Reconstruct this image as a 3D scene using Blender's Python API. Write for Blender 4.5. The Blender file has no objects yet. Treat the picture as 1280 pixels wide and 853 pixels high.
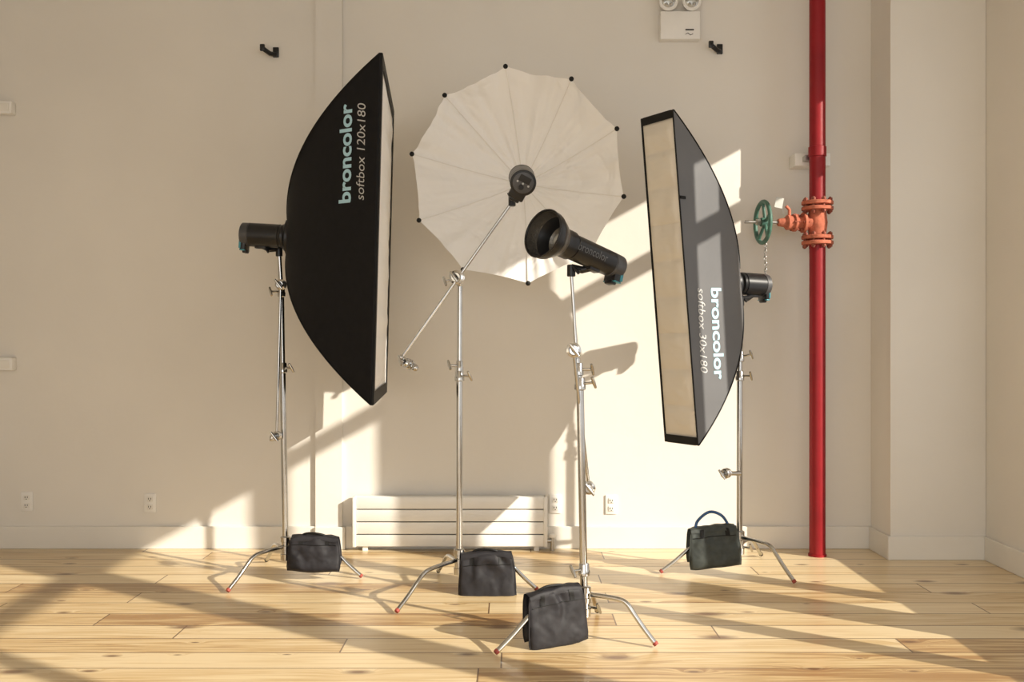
import bpy, math, random
from math import sin, cos, pi, radians
from mathutils import Vector, Matrix, noise
from mathutils.bvhtree import BVHTree
random.seed(4)
V = Vector
CAM_H = 1.25
F = 1244.0
def pt(px, py, d):
    """world point (metres) surveyed from the photograph at a known distance d from the camera wall line"""
    return V(((px-640)*d/F, d, CAM_H-(py-426.5)*d/F))

# ------------------------------------------------------------ materials
def base_mat(name):
    m = bpy.data.materials.new(name); m.use_nodes = True
    nt = m.node_tree; b = nt.nodes["Principled BSDF"]
    return m, nt, b
def mat(name, col, rough=.5, metal=0., var=.08, vscale=8., bump=0., bscale=60., sheen=0., coat=0., spec=None):
    m, nt, b = base_mat(name)
    N, L = nt.nodes, nt.links
    tc = N.new("ShaderNodeTexCoord")
    nz = N.new("ShaderNodeTexNoise"); nz.inputs["Scale"].default_value = vscale; nz.inputs["Detail"].default_value = 4
    L.new(tc.outputs["Object"], nz.inputs["Vector"])
    cr = N.new("ShaderNodeValToRGB")
    cr.color_ramp.elements[0].position = .3; cr.color_ramp.elements[1].position = .7
    cr.color_ramp.elements[0].color = (*[c*(1-var) for c in col], 1)
    cr.color_ramp.elements[1].color = (*[min(1, c*(1+var)) for c in col], 1)
    L.new(nz.outputs["Fac"], cr.inputs["Fac"]); L.new(cr.outputs["Color"], b.inputs["Base Color"])
    b.inputs["Roughness"].default_value = rough; b.inputs["Metallic"].default_value = metal
    if sheen: b.inputs["Sheen Weight"].default_value = sheen
    if coat: b.inputs["Coat Weight"].default_value = coat
    if spec is not None: b.inputs["Specular IOR Level"].default_value = spec
    if bump:
        n2 = N.new("ShaderNodeTexNoise"); n2.inputs["Scale"].default_value = bscale; n2.inputs["Detail"].default_value = 3
        L.new(tc.outputs["Object"], n2.inputs["Vector"])
        bp = N.new("ShaderNodeBump"); bp.inputs["Strength"].default_value = bump; bp.inputs["Distance"].default_value = .01
        L.new(n2.outputs["Fac"], bp.inputs["Height"]); L.new(bp.outputs["Normal"], b.inputs["Normal"])
    return m

M_wall = mat("plaster_cream", (.75, .715, .655), .75, var=.035, vscale=1.2, bump=.12, bscale=14)
M_trim = mat("painted_trim", (.77, .74, .68), .5, var=.03, vscale=3)
M_ceil = mat("ceiling_paint", (.75, .72, .66), .8, var=.03)
M_white = mat("white_plastic", (.82, .80, .76), .4, var=.03)
M_whitemetal = mat("white_enamel", (.82, .80, .75), .38, var=.03, bump=.03)
M_chrome = mat("chrome", (.53, .525, .51), .15, 1., var=.06, vscale=20)
M_steel = mat("brushed_steel", (.45, .44, .42), .32, 1., var=.15, vscale=40)
M_black = mat("black_fabric", (.006, .006, .007), .6, var=.2, vscale=30, bump=.1, bscale=300, spec=.18)
M_grey = mat("grey_black_fabric", (.115, .115, .118), .38, var=.08, vscale=3, bump=.22, bscale=6, sheen=.1)
M_blacktrim = mat("black_webbing", (.007, .007, .007), .55, var=.2, vscale=80, spec=.25)
M_blue = mat("navy_webbing", (.035, .10, .24), .55, var=.2, vscale=80)
M_plastic = mat("black_anodised", (.012, .012, .013), .33, var=.15, vscale=30, spec=.4)
M_plastic2 = mat("dark_grey_plastic", (.06, .06, .063), .40, var=.15, vscale=30)
M_teal = mat("teal_accent", (.04, .24, .30), .4, var=.1)
M_silver_in = mat("reflector_inside", (.20, .19, .17), .30, .75, var=.1, vscale=60, bump=.3, bscale=120)
M_bag = mat("sandbag_nylon", (.016, .015, .018), .62, var=.25, vscale=30, bump=.25, bscale=12, spec=.35)
M_bag2 = mat("sandbag_grey_nylon", (.042, .050, .046), .6, var=.25, vscale=30, bump=.25, bscale=12, spec=.4)
M_lblue = mat("light_blue_print", (.38, .60, .70), .6, var=.03)
M_lwhite = mat("white_print", (.50, .50, .49), .6, var=.03)
M_dprint = mat("dark_grey_print", (.10, .10, .10), .3, var=.03)
M_red = mat("red_pipe_paint", (.26, .006, .011), .45, var=.12, vscale=6, bump=.1, bscale=30, spec=.35)
M_orange = mat("orange_primer_iron", (.45, .14, .085), .8, var=.3, vscale=25, bump=.3, bscale=60, spec=.15)
M_bolt = mat("rusty_bolt", (.24, .06, .035), .6, .2, var=.3, vscale=60)
M_green = mat("green_wheel_paint", (.05, .13, .095), .55, var=.35, vscale=25)
M_rub = mat("red_rubber", (.30, .05, .035), .6)
M_dark = mat("dark_slot", (.02, .018, .016), .7)
M_glass = mat("lamp_lens", (.5, .5, .47), .12, .3, var=.1, vscale=60)
M_metaltag = mat("white_tag", (.6, .6, .56), .5)

def diffuser_mat(name, col):
    m, nt, b = base_mat(name); N, L = nt.nodes, nt.links
    tc = N.new("ShaderNodeTexCoord"); mp = N.new("ShaderNodeMapping"); mp.inputs["Scale"].default_value = (2, 2, 9)
    L.new(tc.outputs["Object"], mp.inputs["Vector"])
    nz = N.new("ShaderNodeTexNoise"); nz.inputs["Scale"].default_value = 2; nz.inputs["Detail"].default_value = 2
    L.new(mp.outputs[0], nz.inputs["Vector"])
    bp = N.new("ShaderNodeBump"); bp.inputs["Strength"].default_value = .4; bp.inputs["Distance"].default_value = .015
    L.new(nz.outputs["Fac"], bp.inputs["Height"]); L.new(bp.outputs[0], b.inputs["Normal"])
    b.inputs["Base Color"].default_value = (*col, 1); b.inputs["Roughness"].default_value = .85
    b.inputs["Specular IOR Level"].default_value = .2
    return m
M_diff = diffuser_mat("cream_diffuser", (.74, .69, .60)); M_diffw = diffuser_mat("white_diffuser", (.95, .94, .92))
def umb_mat():
    m = bpy.data.materials.new("translucent_umbrella_fabric"); m.use_nodes = True
    nt = m.node_tree; N, L = nt.nodes, nt.links; N.clear()
    out = N.new("ShaderNodeOutputMaterial"); mix = N.new("ShaderNodeMixShader"); mix.inputs[0].default_value = .2
    d = N.new("ShaderNodeBsdfPrincipled"); t = N.new("ShaderNodeBsdfTranslucent")
    d.inputs["Base Color"].default_value = (.93, .925, .915, 1); d.inputs["Roughness"].default_value = .33
    t.inputs["Color"].default_value = (.97, .95, .91, 1)
    tc = N.new("ShaderNodeTexCoord"); nz = N.new("ShaderNodeTexNoise"); nz.inputs["Scale"].default_value = 3.2; nz.inputs["Detail"].default_value = 2; nz.inputs["Distortion"].default_value = 1.8
    L.new(tc.outputs["Object"], nz.inputs["Vector"])
    bp = N.new("ShaderNodeBump"); bp.inputs["Strength"].default_value = .65; bp.inputs["Distance"].default_value = .05
    L.new(nz.outputs["Fac"], bp.inputs["Height"]); L.new(bp.outputs[0], d.inputs["Normal"])
    L.new(d.outputs[0], mix.inputs[1]); L.new(t.outputs[0], mix.inputs[2]); L.new(mix.outputs[0], out.inputs[0])
    return m
M_umb = umb_mat()

def floor_mat():
    m, nt, b = base_mat("pine_planks"); N, L = nt.nodes, nt.links
    def math_(op, a, bb=None, c=None):
        n = N.new("ShaderNodeMath"); n.operation = op
        for i, x in enumerate((a, bb, c)):
            if x is None: continue
            if isinstance(x, (int, float)): n.inputs[i].default_value = x
            else: L.new(x, n.inputs[i])
        return n.outputs[0]
    tc = N.new("ShaderNodeTexCoord"); sp = N.new("ShaderNodeSeparateXYZ"); L.new(tc.outputs["Object"], sp.inputs[0])
    x, y = sp.outputs[0], sp.outputs[1]
    yy = math_('DIVIDE', y, .19); row = math_('FLOOR', yy); fy = math_('FRACT', yy)
    wn = N.new("ShaderNodeTexWhiteNoise"); wn.noise_dimensions = '1D'; L.new(row, wn.inputs["W"])
    xx = math_('MULTIPLY_ADD', wn.outputs["Value"], 7.3, math_('DIVIDE', x, 2.3)); idx = math_('FLOOR', xx); fx = math_('FRACT', xx)
    cb = N.new("ShaderNodeCombineXYZ"); L.new(row, cb.inputs[0]); L.new(idx, cb.inputs[1])
    wr = N.new("ShaderNodeTexWhiteNoise"); wr.noise_dimensions = '2D'; L.new(cb.outputs[0], wr.inputs["Vector"])
    rnd = wr.outputs["Value"]
    # knot field first so the grain can bend around the knots
    kc = N.new("ShaderNodeCombineXYZ"); L.new(math_('MULTIPLY', x, 2.2), kc.inputs[0]); L.new(math_('MULTIPLY', y, 5.0), kc.inputs[1])
    vo = N.new("ShaderNodeTexVoronoi"); vo.inputs["Scale"].default_value = 1.; vo.voronoi_dimensions = '2D'; L.new(kc.outputs[0], vo.inputs["Vector"])
    sc = N.new("ShaderNodeSeparateColor"); L.new(vo.outputs["Color"], sc.inputs[0])
    has = math_('GREATER_THAN', sc.outputs[1], .55)
    kd = math_('DIVIDE', vo.outputs["Distance"], math_('MULTIPLY_ADD', math_('POWER', sc.outputs[0], 2.0), .13, .03))
    swirl = math_('MULTIPLY', has, math_('EXPONENT', math_('MULTIPLY', kd, -.7)))
    g = N.new("ShaderNodeCombineXYZ"); L.new(math_('MULTIPLY', x, .9), g.inputs[0]); L.new(math_('ADD', math_('MULTIPLY', y, 17), math_('MULTIPLY', swirl, 2.2)), g.inputs[1]); L.new(math_('MULTIPLY', rnd, 20), g.inputs[2])
    n1 = N.new("ShaderNodeTexNoise"); n1.inputs["Scale"].default_value = 1.7; n1.inputs["Detail"].default_value = 7; n1.inputs["Distortion"].default_value = 1.5
    L.new(g.outputs[0], n1.inputs["Vector"])
    g2 = N.new("ShaderNodeCombineXYZ"); L.new(math_('MULTIPLY', x, .8), g2.inputs[0]); L.new(math_('MULTIPLY', y, 3), g2.inputs[1]); L.new(math_('MULTIPLY', rnd, 9), g2.inputs[2])
    n2 = N.new("ShaderNodeTexNoise"); n2.inputs["Scale"].default_value = 1.5; n2.inputs["Detail"].default_value = 3; L.new(g2.outputs[0], n2.inputs["Vector"])
    cr = N.new("ShaderNodeValToRGB"); e = cr.color_ramp.elements
    e[0].position = .38; e[0].color = (.36, .205, .08, 1); e[1].position = .66; e[1].color = (.75, .60, .37, 1)
    k = e.new(.5); k.color = (.61, .435, .215, 1)
    s = math_('ADD', math_('MULTIPLY', n1.outputs["Fac"], .62), math_('ADD', math_('MULTIPLY', n2.outputs["Fac"], .20), math_('MULTIPLY', rnd, .27)))
    L.new(s, cr.inputs[0])
    kn = N.new("ShaderNodeMapRange"); kn.inputs[1].default_value = .4; kn.inputs[2].default_value = 1.6; kn.inputs[3].default_value = .88; kn.inputs[4].default_value = 0
    L.new(kd, kn.inputs[0])
    kf = math_('MULTIPLY', kn.outputs[0], has)
    mk = N.new("ShaderNodeMix"); mk.data_type = 'RGBA'; L.new(kf, mk.inputs[0]); L.new(cr.outputs[0], mk.inputs[6]); mk.inputs[7].default_value = (.14, .06, .025, 1)
    gy = math_('LESS_THAN', math_('MINIMUM', fy, math_('SUBTRACT', 1, fy)), .018)
    gx = math_('LESS_THAN', math_('MINIMUM', fx, math_('SUBTRACT', 1, fx)), .0014)
    gap = math_('MAXIMUM', gy, gx)
    mg = N.new("ShaderNodeMix"); mg.data_type = 'RGBA'; L.new(math_('MULTIPLY', gap, .9), mg.inputs[0]); L.new(mk.outputs[2], mg.inputs[6]); mg.inputs[7].default_value = (.11, .045, .015, 1)
    L.new(mg.outputs[2], b.inputs["Base Color"])
    b.inputs["Roughness"].default_value = .36
    b.inputs["Coat Weight"].default_value = .28; b.inputs["Coat Roughness"].default_value = .18
    bp = N.new("ShaderNodeBump"); bp.inputs["Strength"].default_value = .3; bp.inputs["Distance"].default_value = .004
    L.new(math_('SUBTRACT', math_('MULTIPLY', n1.outputs["Fac"], .35), gap), bp.inputs["Height"]); L.new(bp.outputs[0], b.inputs["Normal"])
    return m
M_floor = floor_mat()

# ------------------------------------------------------------ mesh builder
def frame(d):
    d = d.normalized()
    a = V((0, 0, 1)) if abs(d.z) < .9 else V((1, 0, 0))
    e1 = d.cross(a).normalized(); e2 = e1.cross(d).normalized()
    return e1, e2, d
def catmull(P, n=6):
    P = [V(p) for p in P]; Q = [P[0]*2-P[1]]+P+[P[-1]*2-P[-2]]; out = []
    for i in range(1, len(Q)-2):
        for j in range(n):
            t = j/n; a, b, c, d = Q[i-1], Q[i], Q[i+1], Q[i+2]
            out.append(.5*((2*b)+(c-a)*t+(2*a-5*b+4*c-d)*t*t+(3*b-a-3*c+d)*t**3))
    out.append(P[-1]); return out
class MB:
    def __init__(s): s.v = []; s.f = []; s.m = []; s.mats = []
    def mi(s, m):
        if m not in s.mats: s.mats.append(m)
        return s.mats.index(m)
    def add(s, vs, fs, m):
        o = len(s.v); k = s.mi(m); s.v += [V(v) for v in vs]
        for f in fs: s.f.append([o+i for i in f]); s.m.append(k)
        return s
    def tube(s, pts, r, m, n=12, closed=False):
        pts = [V(p) for p in pts]; N = len(pts); rs = r if isinstance(r, (list, tuple)) else [r]*N
        e1, e2, _ = frame(pts[1]-pts[0]); vs = []; prev = None
        for i, p in enumerate(pts):
            if closed: d = (pts[(i+1) % N]-pts[i-1]).normalized()
            elif i == 0: d = (pts[1]-p).normalized()
            elif i == N-1: d = (p-pts[-2]).normalized()
            else: d = (pts[i+1]-pts[i-1]).normalized()
            if prev is not None:
                q = prev.rotation_difference(d); e1 = q @ e1
            e1 = (e1-d*e1.dot(d)).normalized(); e2 = d.cross(e1); prev = d
            for k in range(n):
                a = 2*pi*k/n; vs.append(p+(e1*cos(a)+e2*sin(a))*rs[i])
        fs = []
        for i in range(N if closed else N-1):
            j = (i+1) % N
            for k in range(n): fs.append([i*n+k, i*n+(k+1) % n, j*n+(k+1) % n, j*n+k])
        if not closed: fs.append(list(range(n))[::-1]); fs.append([(N-1)*n+k for k in range(n)])
        return s.add(vs, fs, m)
    def lathe(s, o, d, prof, m, n=28):
        o = V(o); e1, e2, d = frame(V(d)); vs = []; fs = []
        for z, r in prof:
            for k in range(n):
                a = 2*pi*k/n; vs.append(o+d*z+(e1*cos(a)+e2*sin(a))*max(r, 1e-5))
        for i in range(len(prof)-1):
            for k in range(n): fs.append([i*n+k, i*n+(k+1) % n, (i+1)*n+(k+1) % n, (i+1)*n+k])
        fs.append(list(range(n))[::-1]); fs.append([(len(prof)-1)*n+k for k in range(n)])
        return s.add(vs, fs, m)
    def cyl(s, a, b, r, m, n=20, ch=None):
        a, b = V(a), V(b); L = (b-a).length; c = min(r, L)*.15 if ch is None else ch
        return s.lathe(a, b-a, [(0, r-c), (c, r), (L-c, r), (L, r-c)], m, n)
    def box(s, c, size, m, R=None, ch=.0):
        c = V(c); hx, hy, hz = [q/2 for q in size]; ch = min(ch, hx*.9, hy*.9, hz*.9)
        if ch <= 0:
            vs = [V((x*hx, y*hy, z*hz)) for x in (-1, 1) for y in (-1, 1) for z in (-1, 1)]
            fs = [[0, 1, 3, 2], [4, 6, 7, 5], [0, 4, 5, 1], [2, 3, 7, 6], [0, 2, 6, 4], [1, 5, 7, 3]]
        else:
            import bmesh
            bm = bmesh.new(); bmesh.ops.create_cube(bm, size=1)
            for v in bm.verts: v.co = V((v.co.x*2*hx, v.co.y*2*hy, v.co.z*2*hz))
            bmesh.ops.bevel(bm, geom=bm.edges[:], offset=ch, segments=2, affect='EDGES', profile=.5)
            bm.verts.index_update(); vs = [v.co.copy() for v in bm.verts]; fs = [[v.index for v in f.verts] for f in bm.faces]; bm.free()
        if R is not None: vs = [R @ v for v in vs]
        return s.add([c+v for v in vs], fs, m)
    def ball(s, c, r, m, sc=(1, 1, 1), n=14):
        c = V(c); vs = []; fs = []
        for i in range(n+1):
            th = pi*i/n
            for k in range(n):
                a = 2*pi*k/n; vs.append(c+V((sin(th)*cos(a)*sc[0], sin(th)*sin(a)*sc[1], cos(th)*sc[2]))*r)
        for i in range(n):
            for k in range(n): fs.append([i*n+k, i*n+(k+1) % n, (i+1)*n+(k+1) % n, (i+1)*n+k])
        return s.add(vs, fs, m)
    def grid(s, fn, nu, nv, m, closed_u=False):
        vs = [fn(i/nu, j/nv) for j in range(nv+1) for i in range(nu+1)]
        fs = [[j*(nu+1)+i, j*(nu+1)+i+1, (j+1)*(nu+1)+i+1, (j+1)*(nu+1)+i] for j in range(nv) for i in range(nu)]
        return s.add(vs, fs, m)
    def obj(s, name, parent=None, smooth=True, origin=None, weld=True, angle=40):
        org = V(origin) if origin is not None else (V(parent["_o"]) if parent is not None else V((0, 0, 0)))
        me = bpy.data.meshes.new(name); me.from_pydata([v-org for v in s.v], [], s.f)
        for m in s.mats: me.materials.append(m)
        for p, k in zip(me.polygons, s.m): p.material_index = k; p.use_smooth = smooth
        me.validate()
        import bmesh
        bm = bmesh.new(); bm.from_mesh(me)
        if weld: bmesh.ops.remove_doubles(bm, verts=bm.verts[:], dist=1e-5)
        bmesh.ops.recalc_face_normals(bm, faces=bm.faces[:]); bm.to_mesh(me); bm.free()
        if smooth: me.set_sharp_from_angle(angle=radians(angle))
        ob = bpy.data.objects.new(name, me); bpy.context.scene.collection.objects.link(ob)
        if parent is not None: ob.parent = parent; ob["_o"] = list(org)
        else: ob.location = org; ob["_o"] = list(org)
        return ob
def root(name, loc, label, category, group=None):
    e = bpy.data.objects.new(name, None); e.empty_display_size = .1; e.location = loc
    bpy.context.scene.collection.objects.link(e)
    e["_o"] = list(loc); e["label"] = label; e["category"] = category
    if group: e["group"] = group
    return e
def structure(ob): ob["kind"] = "structure"; return ob

# ------------------------------------------------------------ text
def text_geo(string, length, height, bold=0., shear=0., fine=.012):
    cu = bpy.data.curves.new("t", 'FONT'); cu.body = string; cu.size = 1; cu.offset = bold; cu.shear = shear; cu.resolution_u = 4
    ob = bpy.data.objects.new("t", cu); bpy.context.scene.collection.objects.link(ob)
    bpy.context.view_layer.update()
    me = bpy.data.meshes.new_from_object(ob.evaluated_get(bpy.context.evaluated_depsgraph_get()))
    bpy.data.objects.remove(ob)
    xs = [v.co.x for v in me.vertices]; ys = [v.co.y for v in me.vertices]
    x0, x1, y0, y1 = min(xs), max(xs), min(ys), max(ys)
    import bmesh
    bm = bmesh.new(); bm.from_mesh(me)
    for v in bm.verts: v.co = V(((v.co.x-x0)/(x1-x0)*length, (v.co.y-y0)/(y1-y0)*height, 0))
    bmesh.ops.triangulate(bm, faces=bm.faces[:])
    for _ in range(4):
        es = [e for e in bm.edges if e.calc_length() > fine]
        if not es: break
        bmesh.ops.subdivide_edges(bm, edges=es, cuts=1)
        bmesh.ops.triangulate(bm, faces=[f for f in bm.faces if len(f.verts) > 3])
    bm.verts.index_update()
    vs = [v.co.copy() for v in bm.verts]; fs = [[v.index for v in f.verts] for f in bm.faces]; bm.free()
    return vs, fs
def lettering(parent, mb_surf, string, O, ex, ey, length, height, m, bold=0., shear=0., cast=V((0, 1, 0)), off=.003, fine=.012):
    vs, fs = text_geo(string, length, height, bold, shear, fine)
    tree = BVHTree.FromPolygons(mb_surf.v, mb_surf.f); out = []
    for v in vs:
        p = O+ex*v.x+ey*v.y; hit = tree.ray_cast(p-cast*1.5, cast)
        q = hit[0] if hit[0] is not None else p
        out.append(q-cast*off)
    b = MB(); b.add(out, fs, m)
    return b.obj("lettering", parent, smooth=False, weld=False)

# ------------------------------------------------------------ room
YW = 6.0; XR = 2.71; XL = -3.3; ZC = 3.6; YF = -3.0
structure(MB().box((-.3, 1.5, -.05), (6.2, 9.2, .1), M_floor).obj("floor", smooth=False))
structure(MB().box((-.3, 1.5, ZC+.05), (6.3, 9.2, .1), M_ceil).obj("ceiling", smooth=False))
structure(MB().box((-.3, YW+.05, ZC/2), (6.3, .1, ZC), M_wall).obj("wall_back", smooth=False))
structure(MB().box((XL-.05, 1.5, ZC/2), (.1, 9.0, ZC), M_wall).obj("wall_left", smooth=False))
wins = [(3.92, 5.16, [(4.18, 4.32)]), (2.05, 3.67, [(3.13, 3.26)]), (-.4, 1.85, [(.70, .80)])]; ZS, ZT = .45, 3.20; WT = .06
w = MB()
edges = [YF]+[q for a, b, _ in sorted(wins) for q in (a, b)]+[YW]
for i in range(0, len(edges), 2):
    a, b = edges[i], edges[i+1]; w.box((XR+WT/2, (a+b)/2, ZC/2), (WT, b-a, ZC), M_wall)
for a, b, _ in wins:
    w.box((XR+WT/2, (a+b)/2, ZS/2), (WT, b-a, ZS), M_wall); w.box((XR+WT/2, (a+b)/2, (ZT+ZC)/2), (WT, b-a, ZC-ZT), M_wall)
structure(w.obj("wall_right", smooth=False))
for i, (a, b, ml) in enumerate(wins):
    w = MB(); t = .03
    for y in (a+t/2, b-t/2): w.box((XR+.03, y, (ZS+ZT)/2), (.04, t, ZT-ZS), M_trim)
    for z in (ZS+t/2, ZT-t/2): w.box((XR+.03, (a+b)/2, z), (.04, b-a, t), M_trim)
    w.box((XR+.03, (a+b)/2, 2.79), (.04, b-a, .10), M_trim)
    for p, q in ml: w.box((XR+.03, (p+q)/2, (ZS+ZT)/2), (.05, q-p, ZT-ZS), M_trim)
    if i == 1: w.box((XR+.03, (a+3.13)/2, (2.76+ZT)/2), (.03, 3.13-a, ZT-2.76), M_trim)   # unseen panel added to block sun and clear a streak from the wall
    structure(w.obj("window_%d" % (i+1), smooth=False))
PY = 5.69; PX = 2.163
structure(MB().box(((PX+XR)/2, (PY+YW)/2, ZC/2), (XR-PX, YW-PY, ZC), M_wall, ch=.004).obj("wall_pilaster", smooth=False))
structure(MB().box((-1.10, YW-.012, ZC/2), (.16, .024, ZC), M_wall).obj("trim_1", smooth=False))
BH = .135
def board(name, segs):
    w = MB()
    for (x0, y0, x1, y1) in segs:
        w.box(((x0+x1)/2, (y0+y1)/2, BH/2), (abs(x1-x0), abs(y1-y0), BH), M_trim, ch=.004)
    structure(w.obj(name, smooth=False))
board("baseboard_back", [(XL, YW-.022, -1.18, YW), (-1.18, YW-.044, -1.0, YW-.02), (-1.0, YW-.022, PX, YW)])
board("baseboard_pilaster", [(PX-.02, PY-.02, XR, PY), (PX-.02, PY, PX, YW-.02)])
board("baseboard_right", [(XR-.02, YF, XR, PY-.02)])
board("baseboard_left", [(XL, YF, XL+.02, YW-.02)])

# ------------------------------------------------------------ wall fittings
def outlet(px, py, name="wall_outlet"):
    c = pt(px, py, YW-.003)
    r = root("electrical_outlet", (c.x, YW, c.z), "white duplex electrical outlet mounted on the cream wall", "outlet", "wall outlets")
    MB().box((c.x, YW-.004, c.z), (.072, .009, .115), M_white, ch=.003).obj("cover_plate", r)
    for dz in (.024, -.024):
        b = MB(); b.box((c.x, YW-.010, c.z+dz), (.034, .006, .030), M_trim, ch=.002)
        for dx in (-.007, .007): b.box((c.x+dx, YW-.0135, c.z+dz+.003), (.003, .002, .010), M_dark)
        b.cyl((c.x, YW-.0125, c.z+dz-.009), (c.x, YW-.0145, c.z+dz-.009), .003, M_dark, 10)
        b.obj("socket", r)
for q in ((34, 627), (188, 629), (694, 630), (764, 631)): outlet(*q)
def bracket(px, py, s):
    c = pt(px, py, YW)
    r = root("wall_mounted_bracket", (c.x, YW, c.z), "small black metal bracket screwed high on the wall", "bracket", "black wall brackets")
    MB().box((c.x+.035*s, YW-.006, c.z+.005), (.035, .0125, .06), M_plastic, ch=.003).obj("back_plate", r)
    b = MB(); b.tube([V((c.x+.035*s, YW-.01, c.z-.01)), V((c.x+.01*s, YW-.05, c.z-.015)), V((c.x-.03*s, YW-.07, c.z+.012))], .014, M_plastic, 10)
    b.box((c.x-.03*s, YW-.07, c.z+.015), (.028, .02, .04), M_plastic, ch=.004)
    b.obj("arm", r)
bracket(338, 67, 1); bracket(892, 63, 1)
for (px, py) in ((7, 137), (8, 455)):
    c = pt(px, py, YW)
    r = root("junction_box", (c.x, YW, c.z), "small white surface-mounted conduit box on the wall", "junction box", "white conduit boxes")
    MB().box((c.x, YW-.0295, c.z), (.13, .06, .075), M_white, ch=.006).obj("housing", r)
    MB().box((c.x, YW-.0605, c.z), (.10, .006, .05), M_trim, ch=.002).obj("cover", r)
c = pt(848, 36, YW)
r = root("emergency_light", (c.x, YW, c.z), "white emergency light unit with two round lamp heads", "emergency light")
body = MB(); body.box((c.x, YW-.0345, c.z), (.235, .07, .165), M_white, ch=.003); body.obj("housing", r)
b = MB(); b.box((c.x+.055, YW-.0710, c.z-.028), (.05, .003, .008), M_dark)
b.tube([V((c.x+.03, YW-.071, c.z-.055)), V((c.x+.045, YW-.071, c.z-.047)), V((c.x+.06, YW-.071, c.z-.06)), V((c.x+.075, YW-.071, c.z-.052))], .002, M_dark, 6)
b.obj("label_plate", r)
for px in (835, 864):
    q = pt(px, 2, YW-.055)
    h = MB(); h.lathe(q+V((0, .03, 0)), (0, -1, -.1), [(0, .03), (.02, .052), (.05, .056), (.054, .052), (.052, .047)], M_white, 24)
    h.cyl(q+V((0, .02, -.09)), q+V((0, .02, -.03)), .012, M_white)
    hd = h.obj("lamp_head", r)
    l = MB(); l.lathe(q+V((0, -.018, 0)), (0, -1, -.1), [(0, .046), (.006, .04), (.010, .02), (.011, .001)], M_glass, 24)
    for k in range(6):
        a = k*pi/3; l.ball(q+V((cos(a)*.028, -.027, sin(a)*.028)), .009, M_steel, n=8)
    l.obj("lens", hd)

# radiator
x0, x1 = pt(446, 0, 5.93).x, pt(681, 0, 5.93).x; zt = pt(0, 621, 5.93).z; zb = .025
r = root("radiator", ((x0+x1)/2, 5.93, 0), "white low panel radiator with horizontal slats under the umbrella", "radiator")
b = MB(); n = 4; hh = (zt-zb)/n
for i in range(n):
    b.box(((x0+x1)/2, 5.925, zb+hh*(i+.5)), (x1-x0, .02, hh-.006), M_whitemetal, ch=.0025)
b.box(((x0+x1)/2, 5.95, (zb+zt)/2), (x1-x0-.02, .045, zt-zb-.012), M_dark)
b.box(((x0+x1)/2, 5.95, zt-.004), (x1-x0, .05, .008), M_whitemetal)
b.obj("slatted_panel", r)
for x in (x0-.012, x1+.004):
    MB().box((x, 5.945, (zb+zt)/2), (.022, .07, zt-zb), M_whitemetal, ch=.003).obj("end_cap", r)
b = MB(); vx = x1+.045; b.cyl((vx, 5.93, 0), (vx, 5.93, .09), .014, M_steel); b.cyl((vx-.05, 5.93, .06), (vx+.01, 5.93, .06), .013, M_steel)
b.cyl((vx, 5.93, .08), (vx, 5.93, .10), .02, M_whitemetal); b.obj("valve", r)
for x in (x0+.05, x1-.05):
    MB().box((x, 5.95, .013), (.03, .04, .026), M_whitemetal).obj("foot", r)

# ------------------------------------------------------------ red pipe
PXc, PYc = 1.776, 5.79
r = root("fire_standpipe", (PXc, PYc, 0), "red floor-to-ceiling fire standpipe with orange valve and green handwheel", "pipe")
b = MB(); b.cyl((PXc, PYc, 0), (PXc, PYc, ZC), .046, M_red, 32, ch=0)
zc = pt(0, 190, PYc).z
b.lathe((PXc, PYc, zc-.03), (0, 0, 1), [(0, .046), (.003, .051), (.057, .051), (.060, .046)], M_red, 32)
b.lathe((PXc, PYc, 0), (0, 0, 1), [(0, .052), (.012, .052), (.014, .046)], M_red, 32)
b.obj("riser", r)
zk = pt(0, 196, PYc).z
b = MB(); b.box((PXc, 5.94, zk), (.21, .12, .075), M_white, ch=.004)
b.box((PXc, 5.86, zk), (.12, .07, .03), M_steel); b.obj("wall_clamp", r)
zv = pt(0, 279, PYc).z
b = MB(); FZ = .100
for z in (zv+FZ, zv-FZ):
    for dz in (.016, -.016):
        b.lathe((PXc, PYc, z+dz-.011), (0, 0, 1), [(0, .086), (.003, .090), (.019, .090), (.022, .086)], M_orange, 32)
b.lathe((PXc, PYc, zv-.085), (0, 0, 1), [(0, .056), (.02, .050), (.055, .054), (.085, .058), (.115, .054), (.15, .050), (.17, .056)], M_orange, 32)
b.obj("tee_fitting", r)
for z in (zv+FZ, zv-FZ):
    bb = MB()
    for k in range(8):
        a = k*pi/4+.2; q = V((PXc+cos(a)*.074, PYc+sin(a)*.074, z))
        bb.cyl(q-V((0, 0, .047)), q+V((0, 0, .047)), .007, M_bolt, 8); bb.cyl(q-V((0, 0, .042)), q-V((0, 0, .027)), .013, M_bolt, 6); bb.cyl(q+V((0, 0, .027)), q+V((0, 0, .042)), .013, M_bolt, 6)
    bb.obj("flange_bolts", r)
ax = V((-.99, -.12, 0)).normalized(); o = V((PXc, PYc, zv))
b = MB()
b.lathe(o, ax, [(.03, .040), (.075, .037), (.078, .058), (.092, .058), (.095, .034), (.130, .032), (.133, .052), (.146, .052), (.15, .040), (.185, .044), (.20, .027), (.235, .022), (.24, .018)], M_orange, 28)
e1, e2, _ = frame(ax)
for k in range(6):
    a = k*pi/3
    for zz in (.085, .139):
        q = o+ax*zz+(e1*cos(a)+e2*sin(a))*.047; b.cyl(q-ax*.018, q+ax*.018, .006, M_bolt, 6)
b.tube([o+ax*.17+V((0, 0, .04)), o+ax*.17+V((0, 0, .075)), o+ax*.19+V((0, 0, .095))], .009, M_orange, 10)
b.obj("valve_body", r)
hw = o+ax*.33
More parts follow.
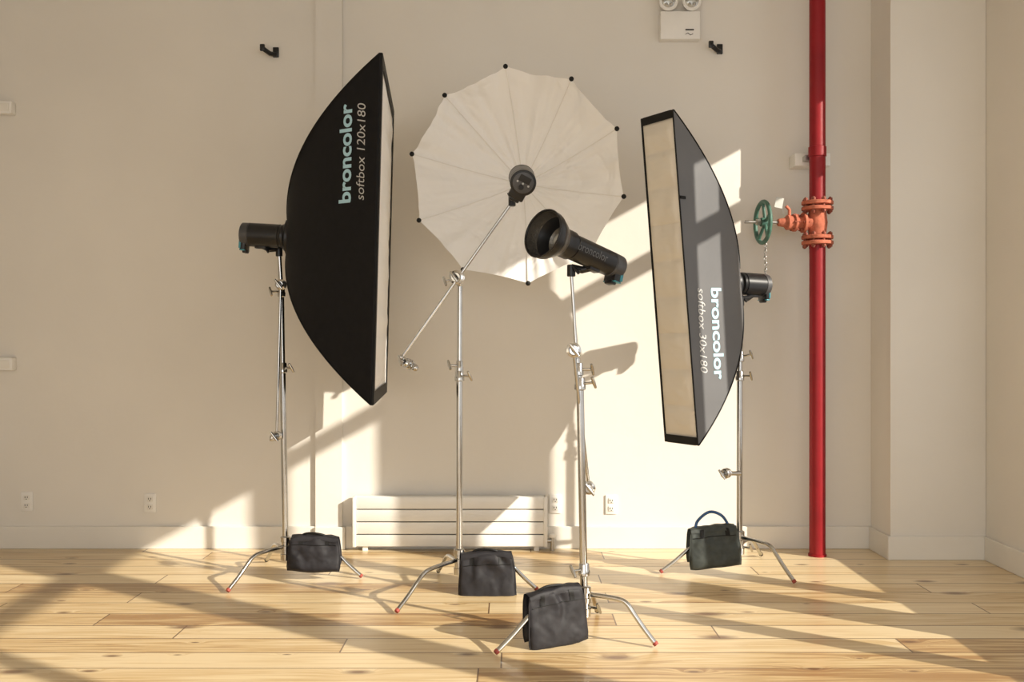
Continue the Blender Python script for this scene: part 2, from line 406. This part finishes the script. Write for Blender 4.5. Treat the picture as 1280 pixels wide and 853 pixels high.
b = MB(); b.cyl(o+ax*.23, o+ax*.44, .009, M_steel); b.cyl(o+ax*.345, o+ax*.37, .02, M_steel, 6); b.obj("valve_stem", r)
b = MB(); R = .118
b.tube([hw+(e1*cos(2*pi*k/36)+e2*sin(2*pi*k/36))*R for k in range(36)], .0125, M_green, 10, closed=True)
for k in range(5):
    a = 2*pi*k/5+.3; b.tube([hw-ax*.015, hw+(e1*cos(a)+e2*sin(a))*R*.5-ax*.008, hw+(e1*cos(a)+e2*sin(a))*R], .0095, M_green, 8)
b.cyl(hw-ax*.03, hw+ax*.015, .026, M_green); b.obj("handwheel", r)
b = MB(); top = hw+V((.01, -.02, -R))
for k in range(11):
    cc = top+V((.002*sin(k), 0, -.018*k)); pts = []
    for j in range(10):
        a = 2*pi*j/10; u = V((1, 0, 0)) if k % 2 else V((0, 1, 0)); pts.append(cc+u*cos(a)*.007+V((0, 0, sin(a)*.013)))
    b.tube(pts, .0022, M_steel, 6, closed=True)
b.obj("chain", r)
b = MB(); q = o+ax*.24+V((0, -.03, .11)); b.box(q, (.045, .003, .06), M_metaltag, Matrix.Rotation(.2, 3, 'Y'))
b.tube([q+V((0, 0, .03)), q+V((.02, .01, .02)), q+V((.03, .02, -.06))], .0015, M_steel, 6); b.obj("tag", r)

# ------------------------------------------------------------ light stands
def t_handle(b, p, d, ln=.045, bar=.028, m=None):
    p = V(p); d = V(d).normalized(); e1, e2, _ = frame(d); m = m or M_chrome
    b.cyl(p, p+d*ln, .006, m, 10); a = (e2*.8+e1*.6)
    b.tube([p+d*ln-a*bar, p+d*ln, p+d*ln+a*bar], [.0055, .008, .0055], m, 10)
def knuckle(b, p, axis=V((0, -1, 0)), r=.03, handle=True):
    p = V(p); ax_ = V(axis).normalized()
    b.lathe(p-ax_*.028, ax_, [(0, r*.6), (.003, r*.95), (.014, r), (.016, r*.85), (.027, r*.85), (.029, r), (.041, r*.97), (.044, r*.7), (.056, r*.6)], M_chrome, 24)
    b.lathe(p-ax_*.0285, ax_, [(0, r*.3), (.057+.002, r*.3)], M_dark, 12)
    if handle: t_handle(b, p+ax_*.026, ax_, .03, .03)
def collar(b, p, d, r, h=.05, hd=None):
    p = V(p); d = V(d).normalized()
    b.lathe(p-d*h/2, d, [(0, r*1.15), (.004, r*1.45), (h*.4, r*1.5), (h*.5, r*1.3), (h*.9, r*1.3), (h, r*1.1)], M_chrome, 24)
    if hd is not None: t_handle(b, p+V(hd).normalized()*r, hd)
def stand(C, feetA, feetB, sections, collars, label):
    C = V((C[0], C[1], 0)); A = V((feetA[0], feetA[1], 0)); B = V((feetB[0], feetB[1], 0)); D = 3*C-A-B
    dd = D-C; Rm = ((A-C).length+(B-C).length)/2; D = C+dd.normalized()*Rm
    r = root("light_stand", C, label, "light stand", "chrome light stands")
    for i, (ft, z0) in enumerate(((A, .165), (B, .185), (D, .145))):
        d = ft-C; L = d.length; b = MB()
        prof = [(.03/L, z0), (.3, z0-.001), (.50, z0-.006), (.60, z0-.020), (.69, z0*.70), (.84, z0*.38), (1, .014)]
        pts = catmull([C+d*s+V((0, 0, z)) for s, z in prof], 5)
        b.tube(pts, .0102, M_chrome, 14); lg = b.obj("leg", r)
        e = (pts[-1]-pts[-4]).normalized(); t = MB(); t.tube([pts[-1]-e*.010, pts[-1]-e*.006, pts[-1]+e*.004], [.0107, .0118, .010], M_rub if i < 2 else M_blacktrim, 12); t.obj("foot_cap", lg)
    b = MB()
    b.lathe(C+V((0, 0, .09)), (0, 0, 1), [(0, .018), (.003, .026), (.035, .028), (.037, .023), (.058, .023), (.06, .028), (.08, .028), (.082, .023), (.10, .023), (.102, .028), (.125, .028), (.13, .02)], M_chrome, 24)
    t_handle(b, C+V((.02, 0, .13)), (.8, -.5, 0)); b.obj("base_hub", r)
    for p0, p1, rr in sections:
        MB().cyl(p0, p1, rr, M_chrome, 20, ch=.001).obj("tube", r)
    for p, rr, hd in collars:
        b = MB(); collar(b, p, V((0, 0, 1)), rr, .055, hd); b.obj("locking_collar", r)
    return r
def grip_arm(st, top, bot, head_r=.028, ax_=V((0, -1, 0))):
    r = MB().cyl(top, bot, .0072, M_chrome, 14).obj("grip_arm", st)
    b = MB(); knuckle(b, top, ax_, head_r); b.obj("grip_head", r)
    b = MB(); knuckle(b, bot, ax_, head_r*.9); b.box(V(bot)+V((-.02, 0, -.012)), (.03, .03, .03), M_chrome, ch=.005); b.obj("grip_head", r)
    return r

S1 = (-1.195, 5.258)
def fl(px, py):
    d = F*CAM_H/(py-426.5); return ((px-640)*d/F, d)
on = pt
b1 = V((S1[0], S1[1], .1)); t1 = on(349, 316, 5.25)
k1 = on(353.5, 460, 5.25); k1b = on(352, 365, 5.25)
st = stand(S1, fl(285, 742), fl(452, 724), [(b1, k1, .0160), (k1, k1b, .0135), (k1b, t1, .011)],
      [(k1, .0165, (.8, -.5, 0)), (k1b, .014, (-.8, -.5, 0))], "chrome turtle-base stand holding the tall wide black softbox")
grip_arm(st, on(351, 356, 5.2), on(346, 545, 5.2))
S2 = (-.262, 4.94)
b2 = V((S2[0], S2[1], .1)); t2 = on(575, 358, 4.94); k2 = on(574.5, 470, 4.94)
stand(S2, fl(496, 768), fl(671, 740), [(b2, k2, .0160), (k2, t2, .0130)], [(k2, .0165, (.8, -.5, 0)), (on(574.5, 458, 4.94), .0135, (-.8, -.5, .1))],
      "chrome turtle-base stand carrying the diagonal boom arm")
S3 = (.305, 4.19)
b3 = V((S3[0], S3[1], .1)); k3 = on(725, 480, 4.19); k3b = on(721, 448, 4.19); t3 = on(714, 340, 4.19)
st = stand(S3, fl(620, 820), fl(820, 810), [(b3, k3, .0160), (k3, k3b, .0130), (k3b, t3, .0070)],
      [(k3, .0165, (.9, -.4, .1)), (on(723.5, 462, 4.19), .0135, (.9, -.3, 0)), (on(730, 712, 4.19), .0165, (-.8, -.6, 0))], "chrome stand with thin riser holding the flash with round reflector")
grip_arm(st, on(717, 438, 4.14), on(736, 610, 4.25), .032)
S4 = (1.235, 5.41)
b4 = V((S4[0], S4[1], .1)); k4 = on(924.5, 470, 5.41); k4b = on(925.5, 430, 5.41); t4 = on(926, 378, 5.41)
st = stand(S4, fl(826, 718), fl(993, 731), [(b4, k4, .0160), (k4, k4b, .0130), (k4b, t4, .010)],
      [(k4, .0165, (.9, -.5, 0)), (on(925.5, 446, 5.41), .0135, (.9, -.4, .2))], "chrome turtle-base stand holding the narrow strip softbox")
b = MB(); knuckle(b, on(907, 592, 5.36), V((-.5, -.8, 0)), .028); b.cyl(on(907, 592, 5.38), on(926, 592, 5.385), .012, M_chrome); b.obj("grip_head", st)

# ------------------------------------------------------------ boom
r = root("boom_arm", on(571, 347, 4.9), "thin chrome boom arm angled up across its stand", "boom arm")
a0, a1 = on(503, 446, 4.88), on(640, 253, 4.88)
MB().cyl(a0, a1, .0080, M_chrome, 16).obj("rod", r)
b = MB(); knuckle(b, on(571, 347, 4.89), V((-.2, -1, 0)), .036); b.cyl(on(571, 347, 4.92), on(574.5, 356, 4.94), .016, M_chrome)
t_handle(b, on(566, 350, 4.9), (-1, -.2, -.2), .04); b.obj("grip_head", r)
b = MB(); q = on(510, 455, 4.88); knuckle(b, q, V((-.6, -.7, .3)), .026); b.cyl(on(501, 446, 4.88), on(519, 462, 4.88), .012, M_chrome); b.ball(on(519, 460, 4.86), .018, M_chrome)
b.ball(on(501, 447, 4.86), .014, M_chrome); b.obj("end_clamp", r)

# ------------------------------------------------------------ softboxes
def softbox(Cf, wv, u, hw, hh, depth, apex, lip, m_body, label, hub=.085, bow=.05, expo=1.9, capbar=0, folds=0, recess=.004, rim=0, dm=None):
    dm = dm or M_diff
    wv, u = V(wv).normalized(), V(u).normalized()
    Cf = V(Cf); apex = V(apex)
    nb = wv.cross(u).normalized()
    if nb.dot(apex-Cf) > 0: nb = -nb
    r = root("softbox", apex, label, "softbox", "softboxes")
    NR, NS = 26, 12; rings = []
    for j in range(NR+1):
        t = j/NR; f = t**expo; cen = apex.lerp(Cf, f); a = hub+(hw-hub)*(t if hw > .3 else t**.8); bq = hub+(hh-hub)*t; ring = []
        cs = [(-1, -1), (1, -1), (1, 1), (-1, 1)]
        for s in range(4):
            x0_, y0_ = cs[s]; x1_, y1_ = cs[(s+1) % 4]
            for k in range(NS):
                q = k/NS; x, y = x0_+(x1_-x0_)*q, y0_+(y1_-y0_)*q
                bw = bow*sin(pi*q)*sin(pi*min(1, t*1.0))**.7 if 0 < t < 1 else 0
                if abs(x1_-x0_) > 0: y *= 1-bw*(hw/hh if hw < hh else 1)*1.2
                else: x *= 1-bw*1.5
                ring.append(cen+wv*(a*x)+u*(bq*y))
        rings.append(ring)
    rings.append([p+nb*lip for p in rings[-1]])
    n = 4*NS; b = MB(); vs = [p for rg in rings for p in rg]
    fs = [[j*n+k, j*n+(k+1) % n, (j+1)*n+(k+1) % n, (j+1)*n+k] for j in range(len(rings)-1) for k in range(n)]
    b.add(vs, fs, m_body)
    surf = MB(); surf.v = list(b.v); surf.f = list(b.f)
    outer = rings[-1]; cc = Cf+nb*lip
    inner = [cc+(p-cc)*1.0-((wv*(1 if (p-cc).dot(wv) > 0 else -1)*min(.006, abs((p-cc).dot(wv))))+(u*(1 if (p-cc).dot(u) > 0 else -1)*min(.006, abs((p-cc).dot(u))))) for p in outer]
    inner2 = [p-nb*lip for p in inner]
    vs = outer+inner+inner2
    fs = [[j*n+k, j*n+(k+1) % n, (j+1)*n+(k+1) % n, (j+1)*n+k] for j in range(2) for k in range(n)]
    b.add(vs, fs, M_blacktrim)
    b.obj("fabric_shell", r, angle=28)
    b = MB()
    for s in range(4): b.tube([rg[s*NS] for rg in rings], .004, M_blacktrim, 8)
    b.tube(rings[-1], .004, M_blacktrim, 8, closed=True)
    b.obj("edge_piping", r)
    b = MB()
    def df(i, j):
        x, y = i*2-1, j*2-1; puff = 0
        if folds:
            g = (j*folds) % 1.0; puff = .017*(1-abs(2*g-1)**3)*(1-x**8)+.006*noise.noise(V((x*2, y*6, 7)))*(1-x**4)+.004*noise.noise(V((x*3+y*20, y*14, 1)))*(1-x**4)
        else:
            puff += (.012*noise.noise(V((x*1.3, y*9, 0)))+.004*noise.noise(V((x*4, y*24, 2))))*(1-x**4)
        puff *= min(1, max(0, (1-abs(y))/.07-.6)) if capbar else 1
        return Cf+wv*(x*(hw-.006))+u*(y*(hh-.006))+nb*(puff+recess)
    b.grid(df, 14, 240, dm); b.obj("diffuser", r)
    if capbar:
        for sgn in (1, -1):
            b = MB(); b.grid(lambda i, j: Cf+nb*(lip+.004)+wv*((i*2-1)*hw)+u*sgn*(hh-capbar*j), 6, 2, M_blacktrim); b.obj("end_flap", r)
    if rim:
        for sgn in (1, -1):
            b = MB(); b.grid(lambda i, j: Cf+nb*(lip+.003)+wv*sgn*(hw-rim*i)+u*(2*j-1)*(hh-.002), 2, 10, M_blacktrim); b.obj("side_flap", r)
    b = MB(); d = -nb
    b.lathe(apex-d*.03, d, [(0, hub*.98), (.02, hub*1.08), (.045, hub*1.08), (.05, hub*.9), (.058, hub*.8)], M_plastic, 32); b.obj("speed_ring", r)
    return r, surf, nb, rings
sb1, surf1, nb1, rg1 = softbox((-.668, 5.12, 1.762), (-.084, 1.15, 0), (.026, 0, 1), .575, .803, .5, (-1.16, 5.19, 1.79), .012, M_black,
    "tall black softbox seen edge-on with pale front diffuser", expo=2.0, recess=.010, capbar=.06, rim=.07, dm=M_diffw)
ex = V((.02, 0, 1)).normalized(); ey = V((-1, 0, .02)).normalized()
lettering(sb1, surf1, "broncolor", on(443, 257, 4.75), ex, ey, .462, .066, M_lblue, bold=.028)
lettering(sb1, surf1, "softbox 120x180", on(461, 256, 4.75), ex, ey, .45, .042, M_lwhite, bold=-.003, shear=.25)
u2 = V((-.075, -.0, 1)).normalized()
sb2, surf2, nb2, rg2 = softbox((.826, 5.2, 1.575), (.155, -.25, 0), u2, .126, .86, .46, (1.19, 5.43, 1.56), .008, M_grey,
    "narrow strip softbox with cream diffuser and grey-black sides", hub=.08, expo=2.0, bow=.03, capbar=.04, folds=9, recess=.004)
ex = V((.03, 0, -1)).normalized(); ey = V((1, 0, .03)).normalized()
lettering(sb2, surf2, "broncolor", on(888, 360, 5.2), ex, ey, .48, .064, M_lblue, bold=.028)
lettering(sb2, surf2, "softbox 30x180", on(869, 361, 5.2), ex, ey, .44, .042, M_lwhite, bold=0, shear=.25)
tree2 = BVHTree.FromPolygons(surf2.v, surf2.f)
for py in (247, 322):
    q = on(853, py, 4.6); d = (q-V((0, 0, CAM_H))).normalized(); h = tree2.ray_cast(q, d)
    q = h[0] if h[0] is not None else on(853, py, 5.1)
    nn = h[1] if h[1] is not None else V((0, -1, 0))
    if nn.dot(d) > 0: nn = -nn
    tx = nn.cross(V((0, 0, 1))).normalized(); tz = tx.cross(nn)
    b = MB(); b.box(q+nn*.003, (.04, .006, .016), M_blacktrim, Matrix((tx, nn, tz)).transposed(), ch=.002); b.obj("velcro_tab", sb2)

# ------------------------------------------------------------ flash heads
def flash(front, back, R, label, mount=None, reflector=None, down=None, teal=True):
    front, back = V(front), V(back); a = (back-front); L = a.length; a.normalize()
    dn = V(down) if down else V((0, 0, -1)); dn = (dn-a*dn.dot(a)).normalized(); sd = a.cross(dn).normalized()
    r = root("flash_head", (front+back)/2, label, "studio flash", "studio flash heads")
    b = MB()
    b.lathe(front, a, [(0, R*.7), (0.001, R*.98), (.012, R*1.02), (.02, R*.94), (L*.12, R*.94), (L*.125, R), (L*.80, R)], M_plastic, 48)
    b.lathe(front, a, [(L*.80, R), (L*.803, R*.95), (L*.82, R*.95), (L*.825, R), (L*.985, R*.98), (L, R*.90), (L, .001)], M_plastic2 if teal else M_plastic, 48)
    surf = MB(); surf.v = list(b.v); surf.f = list(b.f)
    b.obj("body", r)
    Rm = Matrix((a, sd, dn)).transposed()
    h = MB()
    h.box(front+a*(L*.93)+dn*(R*.75), (L*.13, R*1.25, R*1.25), M_plastic, Rm, ch=.008)
    h.box(front+a*(L*.90)+dn*(R*1.42), (L*.10, R*.8, R*.34), M_plastic, Rm, ch=.006)
    h.obj("handle", r)
    if teal:
        h = MB()
        h.box(front+a*(L*.985)+dn*(R*.85), (L*.05, R*1.36, R*.75), M_teal, Rm, ch=.004)
        h.box(front+a*(L*.93)+dn*(R*1.34), (L*.12, R*1.30, R*.10), M_teal, Rm, ch=.002)
        h.obj("grip_cover", r)
    p = MB()
    p.lathe(back-a*.004, a, [(0, R*.8), (.006, R*.78), (.007, R*.7), (.008, .001)], M_plastic2, 30)
    p.box(back-dn*R*.3+a*.004, (.004, R*.9, R*.5), M_dark, Rm, ch=.001)
    p.cyl(back+dn*R*.35, back+dn*R*.35+a*.012, R*.2, M_plastic, 18)
    for k in (-1, 0, 1): p.cyl(back+sd*R*.45*k+dn*R*.05, back+sd*R*.45*k+dn*R*.05+a*.008, .005, M_lwhite, 10)
    p.obj("control_panel", r)
    if mount is not None:
        mount = V(mount); m = MB(); q = front+a*L*.55+dn*(R*.9)
        m.box(q, (.06, .035, .03), M_plastic, Rm, ch=.005); m.tube([q, q.lerp(mount, .5), mount+V((0, 0, .02))], [.013, .016, .014], M_plastic, 14)
        m.cyl(mount-V((0, 0, .02)), mount+V((0, 0, .03)), .018, M_plastic, 18); t_handle(m, q.lerp(mount, .6)-V((0, .015, 0)), (-.6, -.8, 0), .03, .022, M_plastic)
        m.obj("mount_bracket", r)
    if reflector:
        rr, ln = reflector; m = MB()
        prof = [(-.03, R*1.02), (-.03, R*1.12), (.0, R*1.12), (.01, R*1.1), (ln*.25, R*1.15), (ln*.5, rr*.82), (ln*.72, rr*.97), (ln*.8, rr), (ln, rr*1.0), (ln+.004, rr*1.035), (ln+.008, rr*1.02), (ln+.006, rr*.965)]
        e1_, e2_, d_ = frame(-a)
        m.grid(lambda i, j: front+d_*prof[round(j*(len(prof)-1))][0]+(e1_*cos(2*pi*i)+e2_*sin(2*pi*i))*prof[round(j*(len(prof)-1))][1], 44, len(prof)-1, M_plastic)
        rf = m.obj("reflector", r)
        m = MB(); m.grid(lambda i, j: front-a*(ln*1.0-(ln*.95)*j)+(e1_*cos(2*pi*i)+e2_*sin(2*pi*i))*(rr*.965*(1-j**2.2)+R*.8*j**2.2), 44, 12, M_silver_in)
        m.obj("reflector_lining", rf)
        m = MB(); m.ball(front-a*.02, R*.62, M_glass); m.obj("glass_dome", r)
    return r, surf, a, dn, L
flash(on(357, 296, 5.19), on(303, 293, 5.21), .062, "black studio flash mounted behind the tall wide softbox", mount=t1)
flash((1.245, 5.455, 1.565), (1.41, 5.53, 1.56), .062, "black studio flash mounted behind the strip softbox", mount=t4)
f3 = on(705, 304, 4.08); bk3 = on(773, 335, 4.30)
fr3, surf3, a3, dn3, L3 = flash(f3, bk3, .054, "black studio flash with open round reflector on thin riser", mount=t3, reflector=(.100, .12))
exx = V((a3.x, 0, a3.z)).normalized(); eyy = V((-exx.z, 0, exx.x))
lettering(fr3, surf3, "broncolor", f3+exx*.062-eyy*.008+V((0, -.05, 0)), exx, eyy, .135, .034, M_dprint, bold=.006, off=.004, fine=.005)
flash(on(652, 222, 4.98), on(654, 229, 4.76), .064, "black studio flash pointing into the umbrella from the boom", mount=a1, down=(-.5, 0, -1), teal=False)

# ------------------------------------------------------------ umbrella
Cu = on(646, 219, 5.2); Ru = 136*5.2/F; nu = V((-.10, -1, -.03)).normalized()
e1 = V((1, 0, 0)); e1 = (e1-nu*e1.dot(nu)).normalized(); e2 = nu.cross(e1); e2 = e2 if e2.z > 0 else -e2
Du = .36
r = root("photo_umbrella", Cu-nu*Du, "large white ten-sided reflective umbrella opened toward the viewer", "umbrella")
def rib(k, q):
    a = radians(96-36*k); return Cu+(e1*cos(a)+e2*sin(a))*(Ru*q)-nu*(Du*(1-q**1.6))
b = MB()
for k in range(10):
    def fn(i, j, k=k):
        q = j; A, B = rib(k, q), rib(k+1, q); p = A.lerp(B, i); s = 4*i*(1-i)
        p = p+(Cu-nu*Du*.2-p)*(.016*s*q)
        wr = .034*noise.noise(V((i*4.0+k*2.3, q*.9, k)))*q+.020*noise.noise(V((i*8+k*1.7, q*1.6, 3)))*q+.022*noise.noise(V((i*2.2+q*3.5, q*2.2-i*2.5, k*2)))*q
        return p+nu*(wr*min(1, s*2)-.040*s*q*(1-q*.6))
    b.grid(fn, 28, 36, M_umb)
b.obj("canopy", r, angle=60)
for k in range(10):
    b = MB(); b.tube([rib(k, q/12)+nu*.003 for q in range(13)], .0028, M_white, 8); rb = b.obj("rib", r)
    t = MB(); t.ball(rib(k, 1.0), .013, M_blacktrim, n=12); t.obj("rib_tip", rb)
ap = Cu-nu*Du
b = MB(); b.tube([ap-nu*.05, on(662, 232, 5.0)+V((0, 0, -.01))], .0045, M_steel, 10); b.lathe(ap, nu, [(0, .03), (.02, .03), (.03, .018), (.06, .014)], M_blacktrim, 20); b.obj("shaft", r)

# ------------------------------------------------------------ sandbags
def sandbag(topc, yaw, w_, h_, label, m, roll=0., handle=False, th=.036, gap=.014, seed=0):
    topc = V(topc); exv = V((cos(yaw), sin(yaw), 0)); nv = V((exv.y, -exv.x, 0))
    if nv.y > 0: nv = -nv
    zv_ = V((0, 0, 1)); Rr = Matrix.Rotation(roll, 3, nv); ex_ = Rr @ exv; uz = Rr @ zv_
    r = root("sandbag", (topc.x, topc.y, max(.0, topc.z-h_)), label, "sandbag", "sandbags on stand legs")
    def outline(s, t, j):
        sx = s*(.89+.11*sin(min(1, j*1.25)*pi/2))*(1-.02*abs(t)**12)+.022*noise.noise(V((t*1.4, seed*3.1, s)))
        ty = j*(1+.05*noise.noise(V((s*1.3, seed*1.7, 0))))-.015*s**4*j+.03*(1-j)*(s*s)
        return sx, ty
    def surf_pt(s, t, j, face, side, lift=0.):
        nn = nv*side; kk = .85 if side < 0 else 1
        ed = (max(0, 1-abs(s)**5)*max(0, 1-abs(t)**6))**.5
        prof = ed*th*(.25+.85*j**1.2)
        sx, ty = outline(s, t, j)
        fold = .006*sin(s*6+seed+4*noise.noise(V((s*1.5, t*1.2, seed))))*(1-j)**1.2*1.5
        diag = .0045*noise.noise(V((s*2.4+t*2.4+seed, (t-s)*.8, seed)))+.0015*noise.noise(V((s*5-t*4, t*3+s*4, seed+2)))
        wr = (.006*noise.noise(V((s*1.5+seed, t*1.6, face*4+side)))+diag+fold)*ed
        return topc+ex_*(w_/2*sx)-uz*(h_*ty*kk)+nn*(gap+th*.30+prof*.75*face+wr*face+lift)
    for side in (1, -1):
        b = MB()
        for face in (1, -1):
            b.grid(lambda i, j: surf_pt(i*2-1, j*2-1, j, face, side), 36, 34, m)
        po = b.obj("pouch", r, angle=75)
        pp = []
        for i_, j_ in [(0, k/8) for k in range(9)]+[(k/10, 1) for k in range(1, 11)]+[(1, 1-k/8) for k in range(1, 9)]:
            pp.append(surf_pt(i_*2-1, j_*2-1, j_, 0, side))
        s = MB(); s.tube(pp, .0034, m, 6); s.obj("piping", po)
        if side == 1:
            s = MB()
            s.tube([surf_pt(k/10-1, -.58, .21, 1, 1, .0004) for k in range(1, 20)], .0022, M_blacktrim, 6); s.obj("seam", po)
            s = MB(); s.grid(lambda i, j: surf_pt(-.62+.16*i, -.98+.38*j, .01+.19*j, 1, 1, .0025), 4, 8, M_blacktrim); s.obj("strap", po)
            s = MB(); s.grid(lambda i, j: surf_pt(.46+.16*i, -.98+.38*j, .01+.19*j, 1, 1, .0025), 4, 8, M_blacktrim); s.obj("strap", po)
    b = MB()
    def sd(i, j):
        s = i*2-1; a = -1+2*j
        W = gap+th*.50; ang = a*pi/2
        off = nv*(W*sin(ang)); z = .013*cos(ang)-.018*max(0, abs(a)-.6)/.4
        return topc+ex_*(w_/2*.89*s)+off+uz*(z+.009*noise.noise(V((s*2.2+seed, a*1.5, 1)))-.010*s*s)
    b.grid(sd, 22, 24, m); b.obj("saddle_flap", r, angle=75)
    if handle:
        b = MB(); pts = catmull([topc-ex_*.095+V((0, 0, -.012)), topc-ex_*.080+V((0, 0, .040)), topc-ex_*.015+V((0, 0, .082)), topc+ex_*.055+V((0, 0, .056)), topc+ex_*.10+V((0, 0, -.012))], 6)
        b.tube(pts, .0080, M_blue, 8); b.obj("carry_handle", r)
    else:
        b = MB(); pts = catmull([topc-ex_*.085+V((0, 0, -.006)), topc-ex_*.04+V((0, -.01, .018)), topc+ex_*.03+V((0, -.015, .016)), topc+ex_*.08+V((0, 0, -.006))], 5)
        b.tube(pts, .006, M_blacktrim, 8); b.obj("carry_handle", r)
    return r
sandbag(on(394, 671, 5.20), radians(2), .272, .176, "black nylon sandbag hung over the leg under the tall softbox", M_bag, roll=-.03, seed=1)
sandbag(on(608, 691, 4.92), radians(0), .280, .250, "black nylon sandbag draped over the boom stand leg", M_bag, roll=.03, seed=2)
sandbag(on(691, 737, 4.10), radians(26), .272, .232, "black nylon sandbag slumped on the front stand's leg", M_bag, roll=.08, seed=3)
sandbag(on(890, 659, 5.36), radians(8), .285, .215, "grey-green sandbag with a raised looped blue carry handle", M_bag2, roll=.06, handle=True, seed=4)

# ------------------------------------------------------------ light
sd_ = bpy.data.lights.new("sun", 'SUN'); sd_.energy = 6.8; sd_.color = (1, .92, .79); sd_.angle = radians(.6)
so = bpy.data.objects.new("sun", sd_); bpy.context.scene.collection.objects.link(so)
so.rotation_euler = V((-1.5, 1, -.83)).to_track_quat('-Z', 'Y').to_euler(); so.location = (6, 0, 5)
ld = bpy.data.lights.new("window_light", 'AREA'); ld.shape = 'RECTANGLE'; ld.size = 5; ld.size_y = 2.6; ld.energy = 50; ld.color = (1, .985, .96)  # added soft fill at the open end behind the camera, no window there
lo = bpy.data.objects.new("window_light", ld); bpy.context.scene.collection.objects.link(lo); lo.location = (-.3, -2.8, 2.0)
lo.rotation_euler = V((0, 1, -.05)).to_track_quat('-Z', 'Z').to_euler()
wd = bpy.data.worlds.new("world"); bpy.context.scene.world = wd; wd.use_nodes = True
bg = wd.node_tree.nodes["Background"]; bg.inputs[0].default_value = (1., .99, .98, 1); bg.inputs[1].default_value = 1.08
vs_ = bpy.context.scene.view_settings
try:
    vs_.view_transform = 'Standard'; vs_.look = 'None'
except Exception as e: print(e)

# ------------------------------------------------------------ camera
cd = bpy.data.cameras.new("camera"); cd.sensor_width = 36; cd.lens = 35; cd.clip_start = .05
co = bpy.data.objects.new("camera", cd); bpy.context.scene.collection.objects.link(co)
co.location = (0, 0, CAM_H); co.rotation_euler = (radians(90), 0, 0); bpy.context.scene.camera = co
for o in bpy.data.objects:
    if "_o" in o: del o["_o"]
